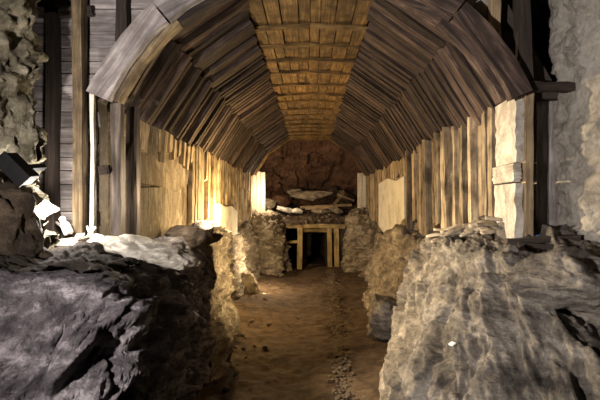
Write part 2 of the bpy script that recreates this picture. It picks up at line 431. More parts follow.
# ---- the arch that closes the vault towards the camera: curved boards
AC, AR = CH + 0.14, 2.36
arch = empty('arch_rib', (0, 4.95, CH))
tag(arch, 'broad curved timber arch rib framing the near mouth of the vault', 'arch')
def arc_board(a0, a1, r0, r1, y0, y1, mat, n=10):
    V = []; F = []
    for i in range(n + 1):
        a = math.radians(a0 + (a1 - a0) * i / n)
        j = lambda: random.uniform(-0.008, 0.008)
        for r, yy in ((r0, y0), (r1, y0), (r1, y1), (r0, y1)):
            V.append(((r + j()) * math.cos(a), yy - 4.95 + j() * 0.5, AC - CH + (r + j()) * math.sin(a)))
    for i in range(n):
        for c in range(4): F.append((i * 4 + c, i * 4 + (c + 1) % 4, i * 4 + 4 + (c + 1) % 4, i * 4 + 4 + c))
    F += [(3, 2, 1, 0), (n * 4, n * 4 + 1, n * 4 + 2, n * 4 + 3)]
    am = math.radians((a0 + a1) / 2)          # local X runs along the board, so the grain follows the curve
    c = Vector((AR * math.cos(am), 0, AC - CH + AR * math.sin(am)))
    R = Matrix((Vector((-math.sin(am), 0, math.cos(am))), Vector((0, 1, 0)), Vector((-math.cos(am), 0, -math.sin(am))))).transposed()
    if R.determinant() < 0: R = R @ Matrix.Diagonal((1, -1, 1))
    Ri = R.transposed(); V = [(Ri @ (Vector(v) - c))[:] for v in V]
    o = link('curved_board', mesh('curved_board', V, F), mat, arch)
    mw = R.to_4x4(); mw.translation = c; o.matrix_basis = mw
    return o
for a0, a1 in ((23.8, 50), (50.4, 76), (76.4, 104), (104.4, 130), (130.4, 156.4)):
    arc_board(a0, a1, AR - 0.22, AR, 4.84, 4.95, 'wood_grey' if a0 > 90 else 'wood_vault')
for a0, a1 in ((24.5, 52), (52.3, 90), (90.3, 128), (128.3, 155.5)):
    arc_board(a0, a1, AR - 0.27, AR - 0.13, 4.97, 5.12, 'wood_ochre' if a0 > 120 else 'wood_vault')

# ---- left wall below the vault
wall_left = box('wall_left', -2.75, -2.32, 5.95, 19.3, 0.0, SPR[1] + 0.05, 'concrete')
struct(wall_left, 'left gallery wall of tan concrete and rotten upright boards')
YD = (0, 1, 0)
y = 6.05
while y < 9.4:                                    # short stubs left hanging under the vault
    wd = random.uniform(0.10, 0.16)
    z0 = CH + random.uniform(0.62, 0.82)
    plank('plank', (-2.25, y + wd / 2, z0), (-2.22, y + wd / 2, SPR[1] + 0.05), YD, wd, 0.10, 'wood_wall', wall_left, rag=0.05)
    y += wd + random.uniform(0.10, 0.18)
y = 9.4
while y < 18.9:
    wd = random.uniform(0.13, 0.26)
    z0 = CH - random.uniform(0.25, 0.6) if random.random() < 0.75 else CH + random.uniform(0.1, 0.7)
    xo = random.uniform(-0.05, 0.05)
    plank('plank', (-2.24 + xo, y + wd / 2, z0), (-2.22 + xo, y + wd / 2, SPR[1] + 0.05), YD, wd, 0.09, 'wood_wall', wall_left, rag=0.06)
    y += wd + random.choice((0.01, 0.03, 0.07))
def plate(name, yz, x0, x1, mat, parent):
    """irregular slab on a side wall: outline in y,z pushed from x0 to x1"""
    n = len(yz)
    V = [(x0, a, b) for a, b in yz] + [(x1, a, b) for a, b in yz]
    F = [tuple(range(n)), tuple(range(2 * n - 1, n - 1, -1))] + [(i, i + n, (i + 1) % n + n, (i + 1) % n) for i in range(n)]
    return link(name, mesh(name, V, F), mat, parent)
plate('concrete_slab', [(6.0, 1.9), (8.5, 1.9), (8.7, 2.3), (8.45, 2.55), (8.6, 2.78), (7.6, 2.84), (6.6, 2.80), (6.0, 2.86)], -2.33, -2.24, 'concrete', wall_left)
plate('concrete_slab', [(6.0, 2.88), (7.2, 2.86), (8.6, 2.80), (9.3, 2.95), (9.5, 3.3), (9.4, 3.7), (6.0, 3.7)], -2.33, -2.28, 'concrete', wall_left)
plate('concrete_slab', [(11.4, 1.8), (14.6, 1.7), (14.6, 2.35), (13.6, 2.52), (12.6, 2.50), (11.6, 2.6), (11.3, 2.3)], -2.3, -2.12, 'concrete_pale', wall_left)

# ---- right wall below the vault
wall_right = box('wall_right', 2.44, 2.85, 5.76, 19.3, 0.0, SPR[1] + 0.05, 'concrete')
struct(wall_right, 'right gallery wall of upright weathered boards and pale concrete')
y = 5.80
while y < 11.1:
    wd = random.uniform(0.10, 0.24)
    xo = random.choice((-0.10, -0.03, 0.04)) + random.uniform(-.02, .02)
    z0 = CH - random.uniform(0.25, 0.6)
    plank('plank', (2.20 + xo, y + wd / 2, z0), (2.18 + xo, y + wd / 2, SPR[1] + 0.05), YD, wd, 0.12, 'wood_wall', wall_right, seg=5, jit=0.012, rag=0.04)
    y += wd + random.choice((0.03, 0.07, 0.12, 0.17))
while y < 15.6:
    wd = random.uniform(0.14, 0.3); z0 = CH + random.uniform(0.45, 0.75)
    plank('plank', (2.22, y + wd / 2, z0), (2.20, y + wd / 2, SPR[1] + 0.05), YD, wd, 0.08, 'wood_wall', wall_right, rag=0.05)
    y += wd + random.choice((0.01, 0.03))
while y < 19.0:
    wd = random.uniform(0.14, 0.3)
    plank('plank', (2.22, y + wd / 2, CH - 0.6), (2.20, y + wd / 2, SPR[1] + 0.05), YD, wd, 0.08, 'wood_wall', wall_right, rag=0.05)
    y += wd + random.choice((0.02, 0.06))
plate('concrete_slab', [(11.3, 1.6), (13.4, 1.55), (15.6, 1.9), (15.6, 3.2), (13.8, 3.28), (12.4, 3.15), (11.4, 3.22)], 2.14, 2.45, 'concrete_pale', wall_right)

# ---- front wall left of the arch: horizontal boards on a dark backing
def arch_w(z, r=AR):
    d = z - AC
    return math.sqrt(max(r * r - d * d, 0.01)) if d > 0.9 else 2.16
zs = np.linspace(1.5, 5.4, 30)
zarch = [z for z in zs if z < AC + AR - 0.01]
pl = [(-3.6, 1.5)] + [(-arch_w(z) - 0.02, z) for z in zarch] + [(0, AC + AR + 0.02), (0, 5.4), (-3.6, 5.4)]
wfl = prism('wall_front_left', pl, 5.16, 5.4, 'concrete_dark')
struct(wfl, 'front wall of horizontal grey shuttering boards left of the arch')
z = 1.95
while z < 5.3:
    h = random.uniform(0.12, 0.19)
    zz = z + h / 2
    x1 = -max(arch_w(z), arch_w(z + h)) - 0.02 if zz < AC + AR else -0.02
    if zz > AC + AR: x1 = 0.0
    for xa, xb in ((-3.55, -2.62), (-2.6, x1)):
        if xb - xa > 0.06:
            plank('plank', (xa, 5.135 + random.uniform(-.008, .008), zz), (xb, 5.135 + random.uniform(-.008, .008), zz), (0, 0, 1), h - 0.008, 0.035, 'wood_grey', wfl, seg=3, jit=0.004)
    z += h
# ---- front wall right of the arch: concrete, then a dark recess
pr = [(1.93, AC + 1.3)] + [(arch_w(z) + 0.02, z) for z in zs if AC + 1.34 < z < AC + AR - 0.01] + [(0, AC + AR + 0.02), (0, 5.4), (1.93, 5.4)]
wfr = prism('wall_front_right', pr, 5.12, 5.4, 'shotcrete')
struct(wfr, 'grey concrete front wall above the right shoulder of the arch')
rec = box('wall_recess', 2.36, 3.3, 6.0, 6.3, 1.5, 5.4, 'concrete_dark')  # dark concrete paints in the black shadow right of the arch
struct(rec, 'back of the recess between arch and right rough wall, darkened for shadow')

# ---- concrete pier that ends the right wall
pier = empty('concrete_pier', (2.12, 5.4, 2.0))
tag(pier, 'pale cracked concrete pier under the right foot of the arch', 'pier')
for k, (z0, z1, dx) in enumerate(((1.7, CH + 0.20, 0.0), (CH + 0.215, CH + 0.40, -0.02), (CH + 0.415, CH + 1.10, 0.01))):
    pts = []
    G = 14
    V = []; F = []
    zz = np.linspace(z0, z1, G)
    for z in zz:
        for (x, y) in ((2.07, 5.05), (2.155, 5.05), (2.28, 5.74), (2.12, 5.74)):
            V.append((x + dx + random.uniform(-.012, .012) - 2.12, y + random.uniform(-.012, .012) - 5.4, z - 2.0))
    for s in range(G - 1):
        for c in range(4): F.append((s * 4 + c, s * 4 + (c + 1) % 4, s * 4 + 4 + (c + 1) % 4, s * 4 + 4 + c))
    F += [(3, 2, 1, 0), tuple(range((G - 1) * 4, G * 4))]
    link('concrete_block', mesh('concrete_block', V, F), 'concrete_pier', pier)

# ================================================================== ROCK
def rockthing(o, label, cat='rock', group=None): return tag(o, label, cat, group)

# ---- front left bench: sections run from the front toe back along the bench; points run gallery foot -> top edge -> outside
S = [
 [(-0.75, 2.7, -0.2), (-1.3, 2.5, -0.2), (-2.2, 2.4, -0.2), (-3.2, 2.4, -0.2), (-4.6, 2.4, -0.2)],
 [(-0.80, 3.05, 0.6), (-1.10, 2.85, 0.95), (-1.8, 2.75, 1.25), (-3.0, 2.7, 1.3), (-4.6, 2.7, 1.4)],
 [(-0.95, 3.45, 0.8), (-1.12, 3.3, 1.7), (-1.45, 3.2, 2.06), (-2.6, 3.1, 2.10), (-4.6, 3.1, 2.1)],
 [(-1.08, 4.1, 0.6), (-1.18, 4.0, 1.7), (-1.42, 3.9, 2.07), (-2.5, 3.8, 2.12), (-4.6, 3.8, 2.15)],
 [(-1.25, 4.9, 0.4), (-1.26, 4.9, 1.6), (-1.46, 4.9, 2.10), (-2.2, 4.9, 2.16), (-4.6, 4.9, 2.16)],
 [(-1.40, 5.7, 0.0), (-1.40, 5.7, 1.5), (-1.50, 5.7, 2.15), (-2.3, 5.7, 2.1), (-4.6, 5.7, 2.1)],
 [(-1.50, 6.4, -0.2), (-1.48, 6.4, 1.4), (-1.54, 6.4, 2.18), (-2.5, 6.4, 2.0), (-4.6, 6.4, 2.0)],
 [(-1.55, 7.3, -0.2), (-1.52, 7.3, 1.4), (-1.58, 7.3, 2.16), (-2.5, 7.3, 1.95), (-4.6, 7.3, 2.0)],
]
bench_l = o = loft('rock_bench', S, 280, 300, 'rock_violet', 0.55, 1.0, 11, flip=True, strata=rot((0.25, 1, 0.3), 62), st=2.6, top=(1.85, 2.1, 0.22))
rockthing(o, 'large grey rock bench tinted for purplish light, filling the left foreground', 'rock')
# ---- dark earth lying on top of that bench
nx, ny = 130, 80
ex = np.linspace(-3.9, -1.38, nx); ey = np.linspace(3.28, 4.55, ny)
H = np.array([[drop(x, y, [bench_l], 3.2, 2.0) for y in ey] for x in ex])
Hs = H.copy()
for _ in range(14):
    Hp = np.pad(Hs, 1, mode='edge'); Hs = (Hp[:-2, 1:-1] + Hp[2:, 1:-1] + Hp[1:-1, :-2] + Hp[1:-1, 2:] + 4 * Hs) / 8
gx, gy = np.meshgrid(ex, ey, indexing='ij'); Q = np.stack([gx, gy, 0 * gx], -1).reshape(-1, 3)
edge = np.minimum(np.minimum((gx + 3.9) / 0.3, (-1.38 - gx) / 0.35), np.minimum((gy - 3.28) / 0.35, (4.55 - gy) / 0.35)).reshape(-1)
edge = np.clip(edge + 0.8 * fbm(Q * 3.1, 3, 801), -1, 1.0)
Q[:, 2] = Hs.reshape(-1) + 0.055 * edge + 0.02 + 0.022 * fbm(Q * 9, 4, 802) + 0.012 * fbm(Q * 34, 2, 803)
o = link('earth_layer', gridmesh('earth_layer', Q, nx, ny), 'earth_dark')
tag(o, 'dark loose earth spread over the top of the left rock bench', 'earth')
# ---- left wall of rock further in
S = [
 [(-1.45, 7.2, -0.2), (-1.62, 7.3, 0.8), (-1.75, 7.4, 1.5), (-1.85, 7.5, 2.0), (-2.9, 7.5, 1.9)],
 [(-1.36, 8.0, -0.2), (-1.46, 8.1, 0.9), (-1.54, 8.2, 1.7), (-1.66, 8.2, 2.16), (-2.9, 8.2, 2.1)],
 [(-1.40, 9.2, -0.2), (-1.48, 9.3, 0.9), (-1.62, 9.4, 1.7), (-1.74, 9.4, 2.10), (-2.9, 9.4, 2.05)],
 [(-1.62, 10.6, -0.2), (-1.68, 10.6, 0.8), (-1.74, 10.6, 1.6), (-1.80, 10.6, 2.08), (-2.9, 10.6, 2.05)],
 [(-1.86, 11.8, -0.2), (-2.0, 11.8, 0.8), (-2.08, 11.8, 1.4), (-2.2, 11.8, 1.8), (-2.9, 11.8, 1.9)],
 [(-1.85, 15.5, -0.2), (-2.0, 15.5, 0.7), (-2.1, 15.5, 1.3), (-2.2, 15.5, 1.7), (-2.9, 15.5, 1.9)],
 [(-1.75, 18.2, -0.2), (-1.9, 18.2, 0.8), (-2.0, 18.2, 1.5), (-2.2, 18.2, 1.9), (-2.9, 18.2, 2.0)],
]
o = loft('rock_wall', S, 260, 130, 'rock_tan', 0.5, 1.0, 23, flip=True, strata=rot((0, 1, 0.2), 80), st=3.0, mid=0.7)
rockthing(o, 'streaky tan rock wall below the lit left boards', 'rock')
# ---- front right bench
S = [
 [(0.40, 2.9, -0.2), (1.1, 2.6, -0.2), (1.8, 2.4, -0.2), (3.0, 2.3, -0.2), (4.6, 2.3, -0.2)],
 [(0.60, 3.8, 0.2), (1.08, 3.4, 0.9), (1.8, 3.0, 1.2), (3.0, 2.8, 1.3), (4.6, 2.7, 1.4)],
 [(0.72, 4.6, 0.4), (1.16, 4.2, 1.35), (1.75, 3.8, 1.85), (2.8, 3.5, 1.95), (4.6, 3.4, 2.0)],
 [(0.84, 5.4, 0.2), (1.28, 5.0, 1.5), (1.70, 4.6, 2.14), (2.5, 4.5, 2.14), (4.6, 4.4, 2.2)],
 [(0.95, 6.4, -0.1), (1.34, 6.1, 1.4), (1.72, 5.9, 2.14), (2.3, 5.8, 2.22), (4.6, 5.8, 2.3)],
 [(1.12, 7.4, -0.2), (1.44, 7.3, 1.2), (1.82, 7.2, 1.98), (2.3, 7.2, 2.18), (4.6, 7.2, 2.3)],
 [(1.40, 8.6, -0.2), (1.7, 8.6, 1.0), (1.95, 8.6, 1.6), (2.4, 8.6, 1.9), (4.6, 8.6, 2.0)],
]
bench_r = o = loft('rock_bench', S, 280, 280, 'rock_grey', 0.55, 0.85, 41, flip=False, strata=rot((0.5, 1, 0.1), -62), st=3.4, mid=0.4, top=(2.0, 2.3, 0.6))
rockthing(o, 'great grey-tan rock bench filling the right foreground', 'rock')
# ---- right rock further in
S = [
 [(1.75, 8.4, -0.2), (1.95, 8.5, 0.8), (2.1, 8.6, 1.4), (2.2, 8.7, 1.8), (2.9, 8.7, 1.9)],
 [(1.62, 10.0, -0.2), (1.80, 10.1, 0.8), (1.92, 10.2, 1.5), (2.08, 10.2, 1.95), (2.9, 10.2, 2.0)],
 [(1.28, 11.8, -0.2), (1.52, 11.8, 0.8), (1.78, 11.8, 1.5), (2.02, 11.8, 2.0), (2.9, 11.8, 2.0)],
 [(1.42, 13.2, -0.2), (1.72, 13.2, 0.8), (1.98, 13.2, 1.4), (2.14, 13.2, 1.75), (2.9, 13.2, 1.9)],
 [(1.85, 15.0, -0.2), (2.05, 15.0, 0.7), (2.2, 15.0, 1.3), (2.3, 15.0, 1.6), (2.9, 15.0, 1.8)],
 [(2.0, 18.4, -0.2), (2.15, 18.4, 0.7), (2.3, 18.4, 1.3), (2.35, 18.4, 1.6), (2.9, 18.4, 1.8)],
]
o = loft('rock_wall', S, 220, 120, 'rock_tan', 0.5, 0.9, 57, strata=rot((0, 1, 0.2), 75), st=2.8, mid=0.6)
rockthing(o, 'tan rock wall below the pale concrete slab on the right', 'rock')
# ---- bastions beside the doorway
def bastion(x0, x1, seed, label, lean):
    xc = (x0 + x1) / 2; r = (x1 - x0) / 2
    S = []
    for z, k in ((-0.2, 1.0), (0.5, 1.02), (1.1, 1.0), (1.7, 0.92), (2.15, 0.72), (2.3, 0.3)):
        ring = []
        for a in np.linspace(0, 2 * math.pi, 9):
            ring.append((xc + lean * z * 0.1 + r * k * math.cos(a), 19.3 + 1.25 * k * math.sin(a), z))
        S.append(ring)
    o = loft('rock_bastion', S, 110, 180, 'rock_tan', 0.45, 1.2, seed, flip=True)
    return rockthing(o, label)
bastion(-2.45, -0.78, 71, 'rounded tan rock bastion left of the timber doorway', -1)
bastion(1.32, 3.1, 83, 'cracked tan rock bastion right of the timber doorway', 0)

# ---- rock column and rough wall at both edges
def column(name, ring_fn, zlist, n, nu, nv, mat, amp, f, seed, label, flip=True, st=1.2):
    S = [[ring_fn(z, a) for a in np.linspace(0, 2 * math.pi, n)] for z in zlist]
    return rockthing(loft(name, S, nu, nv, mat, amp, f, seed, flip=flip, st=st, fine=1.6), label)
def ring_l(z, a):
    k = 1 + 0.25 * max(0, (2.6 - z)) + (0.18 * max(0, z - 4.2))
    return (-3.26 + 0.90 * k * math.cos(a), 4.25 + 0.50 * k * math.sin(a), z)
column('rock_column', ring_l, (1.6, 2.2, 2.8, 3.6, 4.4, 5.0, 5.6), 9, 170, 170, 'shotcrete_yellow_lit', 0.40, 2.3, 101, 'lumpy rock column tinted for yellowish light at the left edge of the view')
S = [[(x, y, z) for x, y in ((2.95, 5.95), (2.58, 5.25), (2.64, 4.8), (2.82, 4.3), (3.15, 3.7), (3.65, 3.0))] for z in (1.7, 2.3, 2.9, 3.5, 4.1, 4.8, 5.6)]
S = [[(x + 0.06 * math.sin(z * 2.1) - 0.05 * (z - 3.2), y, z) for x, y, z in r] for r in S]
o = loft('rough_wall', S, 190, 150, 'shotcrete', 0.25, 1.6, 121, flip=True, st=1.0, fine=1.5)
rockthing(o, 'rough pale grey rock face at the right edge above the bench', 'rock wall')

# ---- chamber behind the vault
S = []
for a in np.linspace(0, math.pi, 13):
    ca, sa = math.cos(a), math.sin(a)
    S.append([(3.3 * ca * math.cos(b), 18.9 + 3.9 * math.sin(b), 1.9 + 3.9 * sa * math.cos(b) ** 0.8) for b in np.linspace(0, math.pi / 2 * 0.98, 8)])
o = loft('wall_back', S, 190, 110, 'rock_red', 0.9, 0.8, 131, flip=True, st=1.6)
struct(o, 'reddish brown rock dome closing the gallery above the doorway', 'rock wall')

# ================================================================== FAR END
# ---- doorway
DY = 20.0
door = empty('timber_doorway', (0.2, DY, 0.0))
tag(door, 'squared timber doorway with a black opening at the end of the gallery', 'doorway')
def dpl(name, a, b, wd, th, mat='wood_door'):
    return plank(name, a, b, (1, 0, 0) if abs(a[2] - b[2]) > 0.5 else (0, 0, 1), wd, th, mat, door, seg=4, jit=0.012, rag=0.02)
dpl('lintel', (-1.15, DY, 1.70), (1.42, DY, 1.66), 0.17, 0.2)
dpl('lintel', (-0.3, DY + 0.25, 1.50), (0.95, DY + 0.25, 1.47), 0.13, 0.16)
dpl('post', (-0.42, DY, -0.05), (-0.40, DY, 1.60), 0.20, 0.2)
dpl('post', (0.80, DY, -0.05), (0.77, DY, 1.58), 0.17, 0.2)
dpl('post', (1.07, DY, -0.05), (1.05, DY, 1.58), 0.19, 0.2)
dpl('post', (-1.02, DY, -0.05), (-1.02, DY, 1.60), 0.12, 0.16)
dpl('crossbar', (-1.0, DY - 0.02, 1.02), (-0.45, DY - 0.02, 1.06), 0.10, 0.08)
for k, yy in enumerate((21.2, 22.4)):  # inner frames coloured dark so the opening looks unlit
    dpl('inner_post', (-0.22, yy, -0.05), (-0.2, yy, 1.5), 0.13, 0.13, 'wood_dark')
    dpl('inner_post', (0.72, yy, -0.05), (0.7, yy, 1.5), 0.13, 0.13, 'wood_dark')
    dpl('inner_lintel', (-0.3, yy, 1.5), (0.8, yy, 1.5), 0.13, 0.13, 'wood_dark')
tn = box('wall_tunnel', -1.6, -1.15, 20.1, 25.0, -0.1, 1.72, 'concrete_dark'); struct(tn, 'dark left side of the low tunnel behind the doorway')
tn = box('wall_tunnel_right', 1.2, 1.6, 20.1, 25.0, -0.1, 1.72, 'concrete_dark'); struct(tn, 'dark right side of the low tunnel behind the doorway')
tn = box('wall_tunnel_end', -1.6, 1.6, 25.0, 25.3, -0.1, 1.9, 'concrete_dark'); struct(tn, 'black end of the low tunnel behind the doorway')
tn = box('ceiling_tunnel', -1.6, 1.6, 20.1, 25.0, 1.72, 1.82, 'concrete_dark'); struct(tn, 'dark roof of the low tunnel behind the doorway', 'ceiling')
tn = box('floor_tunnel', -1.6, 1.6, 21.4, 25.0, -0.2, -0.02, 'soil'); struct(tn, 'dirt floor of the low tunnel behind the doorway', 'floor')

# ---- rubble slope above the lintel
S = [[(x, y, z + 0.05 * math.sin(x * 3)) for x in (-2.6, -1.6, -0.7, 0.2, 1.0, 1.8, 2.6)] for y, z in ((19.86, 1.76), (19.95, 1.92), (20.15, 2.06), (20.6, 2.16), (21.4, 2.3), (22.3, 2.5), (23.2, 2.7))]
o = loft('rubble_slope', S, 90, 110, 'rock_brown', 0.35, 1.6, 151, st=1.0)
rockthing(o, 'brown rubble slope heaped above the doorway lintel', 'rubble')
protos = []
for k in range(5):
    U, F = icosphere(2); rs = np.random.RandomState(300 + k); Q = U.copy()
    for c in range(8):
        n_ = rs.normal(size=3); n_ /= np.linalg.norm(n_); e_ = np.maximum(Q @ n_ - rs.uniform(.5, .85), 0); Q -= n_[None] * e_[:, None]
    protos.append(mesh('stone', Q, F))
_mat_cache = {}
def stone(loc, s, mat, seed, flat=0.75, name='stone'):
    key = (seed % 5, mat)
    if key not in _mat_cache:
        me = protos[seed % 5].copy(); me.materials.append(M[mat]); _mat_cache[key] = me
    o = link(name, _mat_cache[key], None); rr = random.Random(seed)
    o.location = loc; o.rotation_euler = (rr.uniform(-.4, .4), rr.uniform(-.4, .4), rr.uniform(0, 6.28))
    o.scale = (s * rr.uniform(.8, 1.3), s * rr.uniform(.7, 1.1), s * flat)
    return o
for k in range(64):
    rr = random.Random(900 + k)
    t = rr.random(); x = rr.uniform(-1.55, 1.4)
    o = stone((x, 19.84 + 0.35 * t + rr.uniform(-.03, .03), 1.84 + 0.26 * t + 0.05 * math.sin(x * 3)), rr.uniform(0.05, 0.115), ('rock_tan', 'rock_tan', 'rock_brown')[k % 3], 900 + k)
    tag(o, 'small stone in the rubble row on top of the doorway lintel', 'stone', 'rubble stones over the doorway')
BL = [((0.12, 21.4, 2.93), (1.02, 0.5, 0.30), 'rock_tan', 'long smooth boulder lying in the back chamber', 0.05, -0.06),
      ((-1.25, 21.3, 2.72), (0.55, 0.5, 0.34), 'rock_red', 'dark boulder left of the long smooth boulder in the back chamber', 0.3, 0),
      ((1.55, 21.6, 2.85), (0.48, 0.4, 0.36), 'rock_brown', 'dark boulder right of the long smooth boulder in the back chamber', 0.8, 0),
      ((-0.55, 21.9, 3.05), (0.5, 0.4, 0.26), 'rock_tan', 'brown boulder behind the left end of the long smooth boulder', 0.4, 0.2),
      ((0.95, 22.0, 3.1), (0.45, 0.4, 0.3), 'rock_brown', 'rough boulder behind the right end of the long smooth boulder', 1.2, 0.1),
      ((-1.75, 20.6, 2.55), (0.4, 0.35, 0.25), 'rock_tan', 'boulder tucked behind the far left concrete pier', 0.7, 0),
      ((-1.02, 20.2, 2.34), (0.36, 0.25, 0.15), 'white', 'bright white chunk on the rubble left above the doorway', 0.2, 0.25),
      ((-0.52, 20.25, 2.27), (0.26, 0.22, 0.13), 'white', 'smaller pale chunk beside the bright white chunk above the doorway', 0.9, 0.1),
      ((0.5, 20.5, 2.28), (0.45, 0.3, 0.12), 'rock_tan', 'flat tan slab on the rubble above the doorway middle', 0.1, 0),
      ((1.05, 20.4, 2.30), (0.33, 0.26, 0.14), 'rock_tan', 'tan block on the rubble right above the doorway', 0.5, 0.2)]
for k, (c, sz, mt, lb, rz, ti) in enumerate(BL):
    rockthing(boulder('boulder', c, sz, mt, 40 + k, 4, rz, ti, rough=0.07), lb, 'boulder')
for a, b, wd, lb in (((-0.4, 20.75, 2.42), (1.75, 20.9, 2.52), 0.10, 'long pale plank lying across the back chamber rubble'),
                 ((-0.2, 20.5, 2.36), (1.1, 20.35, 2.44), 0.08, 'short pale plank in front of the long plank above the doorway'),
                 ((0.95, 20.8, 2.45), (1.45, 21.1, 3.10), 0.11, 'slanting broken plank propped in the back chamber'),
                 ((1.15, 20.7, 2.95), (1.85, 20.9, 2.70), 0.07, 'brown plank leaning across the slanting broken plank')):
    tag(plank('plank', a, b, (0, 0, 1), wd, 0.05, 'wood_post', None), lb, 'plank')
# ---- pale concrete piers at the far mouth of the vault
for x0, x1, lb, nm in ((-2.42, -1.74, 'pale concrete pier at the far left end of the vault', 'l'), (1.86, 2.5, 'pale concrete pier at the far right end of the vault', 'r')):
    p_ = empty('concrete_pier', ((x0 + x1) / 2, 19.7, 2.1)); tag(p_, lb, 'pier')
    n_ = 4; wdt = (x1 - x0) / n_
    for k in range(n_):
        plank('board_face', (x0 + wdt * (k + .5), 19.55 + random.uniform(-.02, .02), 2.0), (x0 + wdt * (k + .5), 19.55, 3.78), (1, 0, 0), wdt - 0.015, 0.3, 'concrete_pale', p_, rag=0.04)

# ================================================================== BOULDERS ALONG THE GALLERY
BO = [(px(265, 290, 16.2), (0.34, 0.3, 0.26), 'rock_tan', 'pale boulder at the foot of the left bastion'),
      (px(278, 280, 18.0), (0.28, 0.25, 0.22), 'rock_tan', 'grey boulder between left bastion and doorway path'),
      (px(259, 297, 14.6), (0.42, 0.4, 0.10), 'concrete_pale', 'flat bright slab of rock on the lit left floor'),
      (px(247, 287, 14.6), (0.36, 0.5, 0.42), 'rock_tan', 'upright tan boulder against the left rock wall'),
      (px(288, 272, 19.3), (0.20, 0.2, 0.2), 'rock_tan', 'small boulder by the left door post'),
      (px(352, 278, 18.2), (0.25, 0.2, 0.18), 'rock_tan', 'small boulder below the right bastion beside the path'),
      (px(366, 277, 17.6), (0.34, 0.3, 0.22), 'rock_tan', 'brown boulder at the foot of the right bastion'),
      (px(378, 284, 16.4), (0.3, 0.3, 0.24), 'rock_tan', 'tan boulder against the foot of the right rock wall'),
      (px(389, 318, 9.4), (0.42, 0.5, 0.52), 'rock_grey', 'dark rounded boulder in shadow left of the great right bench'),
      (px(403, 296, 9.6), (0.24, 0.25, 0.2), 'rock_tan', 'knob of grey rock on top of the shadowed boulder'),
      (px(575, 285, 3.75), (0.52, 0.45, 0.27), 'rock_grey', 'broad boulder on the right bench below the rough wall'),
      (px(186, 236, 6.1), (0.20, 0.26, 0.20), 'rock_brown', 'dark jagged rock at the back corner of the left bench'),
      (px(199, 234, 6.7), (0.24, 0.34, 0.20), 'rock_brown', 'dark brown rock on the rubble beside the lit left boards'),
      (px(205, 236, 7.6), (0.15, 0.30, 0.12), 'rock_brown', 'low dark rock where the left boards begin to glow'),
      (px(196, 262, 7.2), (0.30, 0.4, 0.5), 'rock_brown', 'brown rock mass between left bench and streaky rock wall')]
for k, (c, sz, mt, lb) in enumerate(BO):
    rockthing(boulder('boulder', c, sz, mt, 60 + k, 5 if sz[0] > .3 else 4, k * 1.3, 0.1, cuts=12, rough=0.10), lb, 'boulder')
o = boulder('boulder', (-2.62, 3.70, 2.30), (0.56, 0.34, 0.62), 'rock_umber', 88, 5, 0.2, 0.5, cuts=8, rough=0.12)
rockthing(o, 'dark brown rock slope at the left edge below the black box', 'boulder')
o = boulder('rock_slab', px(148, 253, 4.45), (0.42, 0.40, 0.16), 'rock_pale', 95, 5, 0.3, 0.20, cuts=14, rough=0.10)  # added slab; its pale colour paints the lamplit patch of the bench
rockthing(o, 'rock slab coloured pale for lamplight on the back of the left bench', 'rock')
o = boulder('rock_slab', px(95, 243, 4.75), (0.42, 0.22, 0.07), 'rock_pale', 97, 5, 0.05, -0.03, cuts=10, rough=0.10)
rockthing(o, 'low pale rock shelf below the thin white batten', 'rock')
# loose stones on the floor
for k in range(46):
    rr = random.Random(1500 + k)
    if k < 22: x, y = rr.uniform(-1.45, -0.75), rr.uniform(6.8, 12)
    elif k < 34: x, y = rr.uniform(-1.7, -1.0), rr.uniform(12, 18.5)
    else: x, y = rr.uniform(0.75, 1.4), rr.uniform(11, 18.8)
    o = stone((x, y, 0.02), rr.uniform(0.025, 0.07), ('rock_tan', 'rock_brown')[k % 2], 1500 + k)
    tag(o, 'small loose stone on the dirt floor by the rock foot', 'stone', 'loose stones on the floor')
# gravel drain strip: one mass nobody could count
U, F = icosphere(1); V = []; FF = []
rr = random.Random(77)
for k in range(1500):
    y = rr.uniform(5.5, 19.5); x = 0.42 + (y - 5.5) * 0.028 + rr.gauss(0, 0.09); s_ = rr.uniform(0.012, 0.04)
    b = len(V)
    V += [(x + u[0] * s_ * rr.uniform(.7, 1.3), y + u[1] * s_, 0.015 + u[2] * s_ * 0.7) for u in U]
    FF += [tuple(i + b for i in f) for f in F]
o = link('gravel_strip', mesh('gravel_strip', V, FF), 'gravel')
tag(o, 'line of dark gravel along the right half of the dirt floor', 'gravel', kind='stuff')

# ================================================================== TIMBERS AT THE FRONT
def post(name, a, b, wdir, wd, th, mat, lb, cat='post', **k):
    return tag(plank(name, a, b, wdir, wd, th, mat, None, seg=6, jit=0.008, rag=0.015, **k), lb, cat)
XD = (1, 0, 0)
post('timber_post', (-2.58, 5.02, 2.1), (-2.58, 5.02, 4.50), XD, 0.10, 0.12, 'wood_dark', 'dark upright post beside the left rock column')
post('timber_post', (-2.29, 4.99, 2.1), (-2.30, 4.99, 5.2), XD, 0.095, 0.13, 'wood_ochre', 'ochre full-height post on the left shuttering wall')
post('batten', (-2.185, 5.04, 2.1), (-2.185, 5.04, 3.70), XD, 0.035, 0.06, 'concrete_pale', 'thin batten, white for the lamplight on it, left of the arch foot', 'batten')  # pale material stands in for lamplight along the wall edge
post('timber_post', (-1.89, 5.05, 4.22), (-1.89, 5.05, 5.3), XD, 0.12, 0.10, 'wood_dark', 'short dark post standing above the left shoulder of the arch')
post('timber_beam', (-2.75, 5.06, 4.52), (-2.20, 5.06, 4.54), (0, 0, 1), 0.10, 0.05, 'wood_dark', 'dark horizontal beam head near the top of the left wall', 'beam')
post('timber_post', (-2.0, 5.20, 2.05), (-2.0, 5.20, 3.62), XD, 0.10, 0.10, 'wood_shade', 'grey upright post under the left foot of the arch')
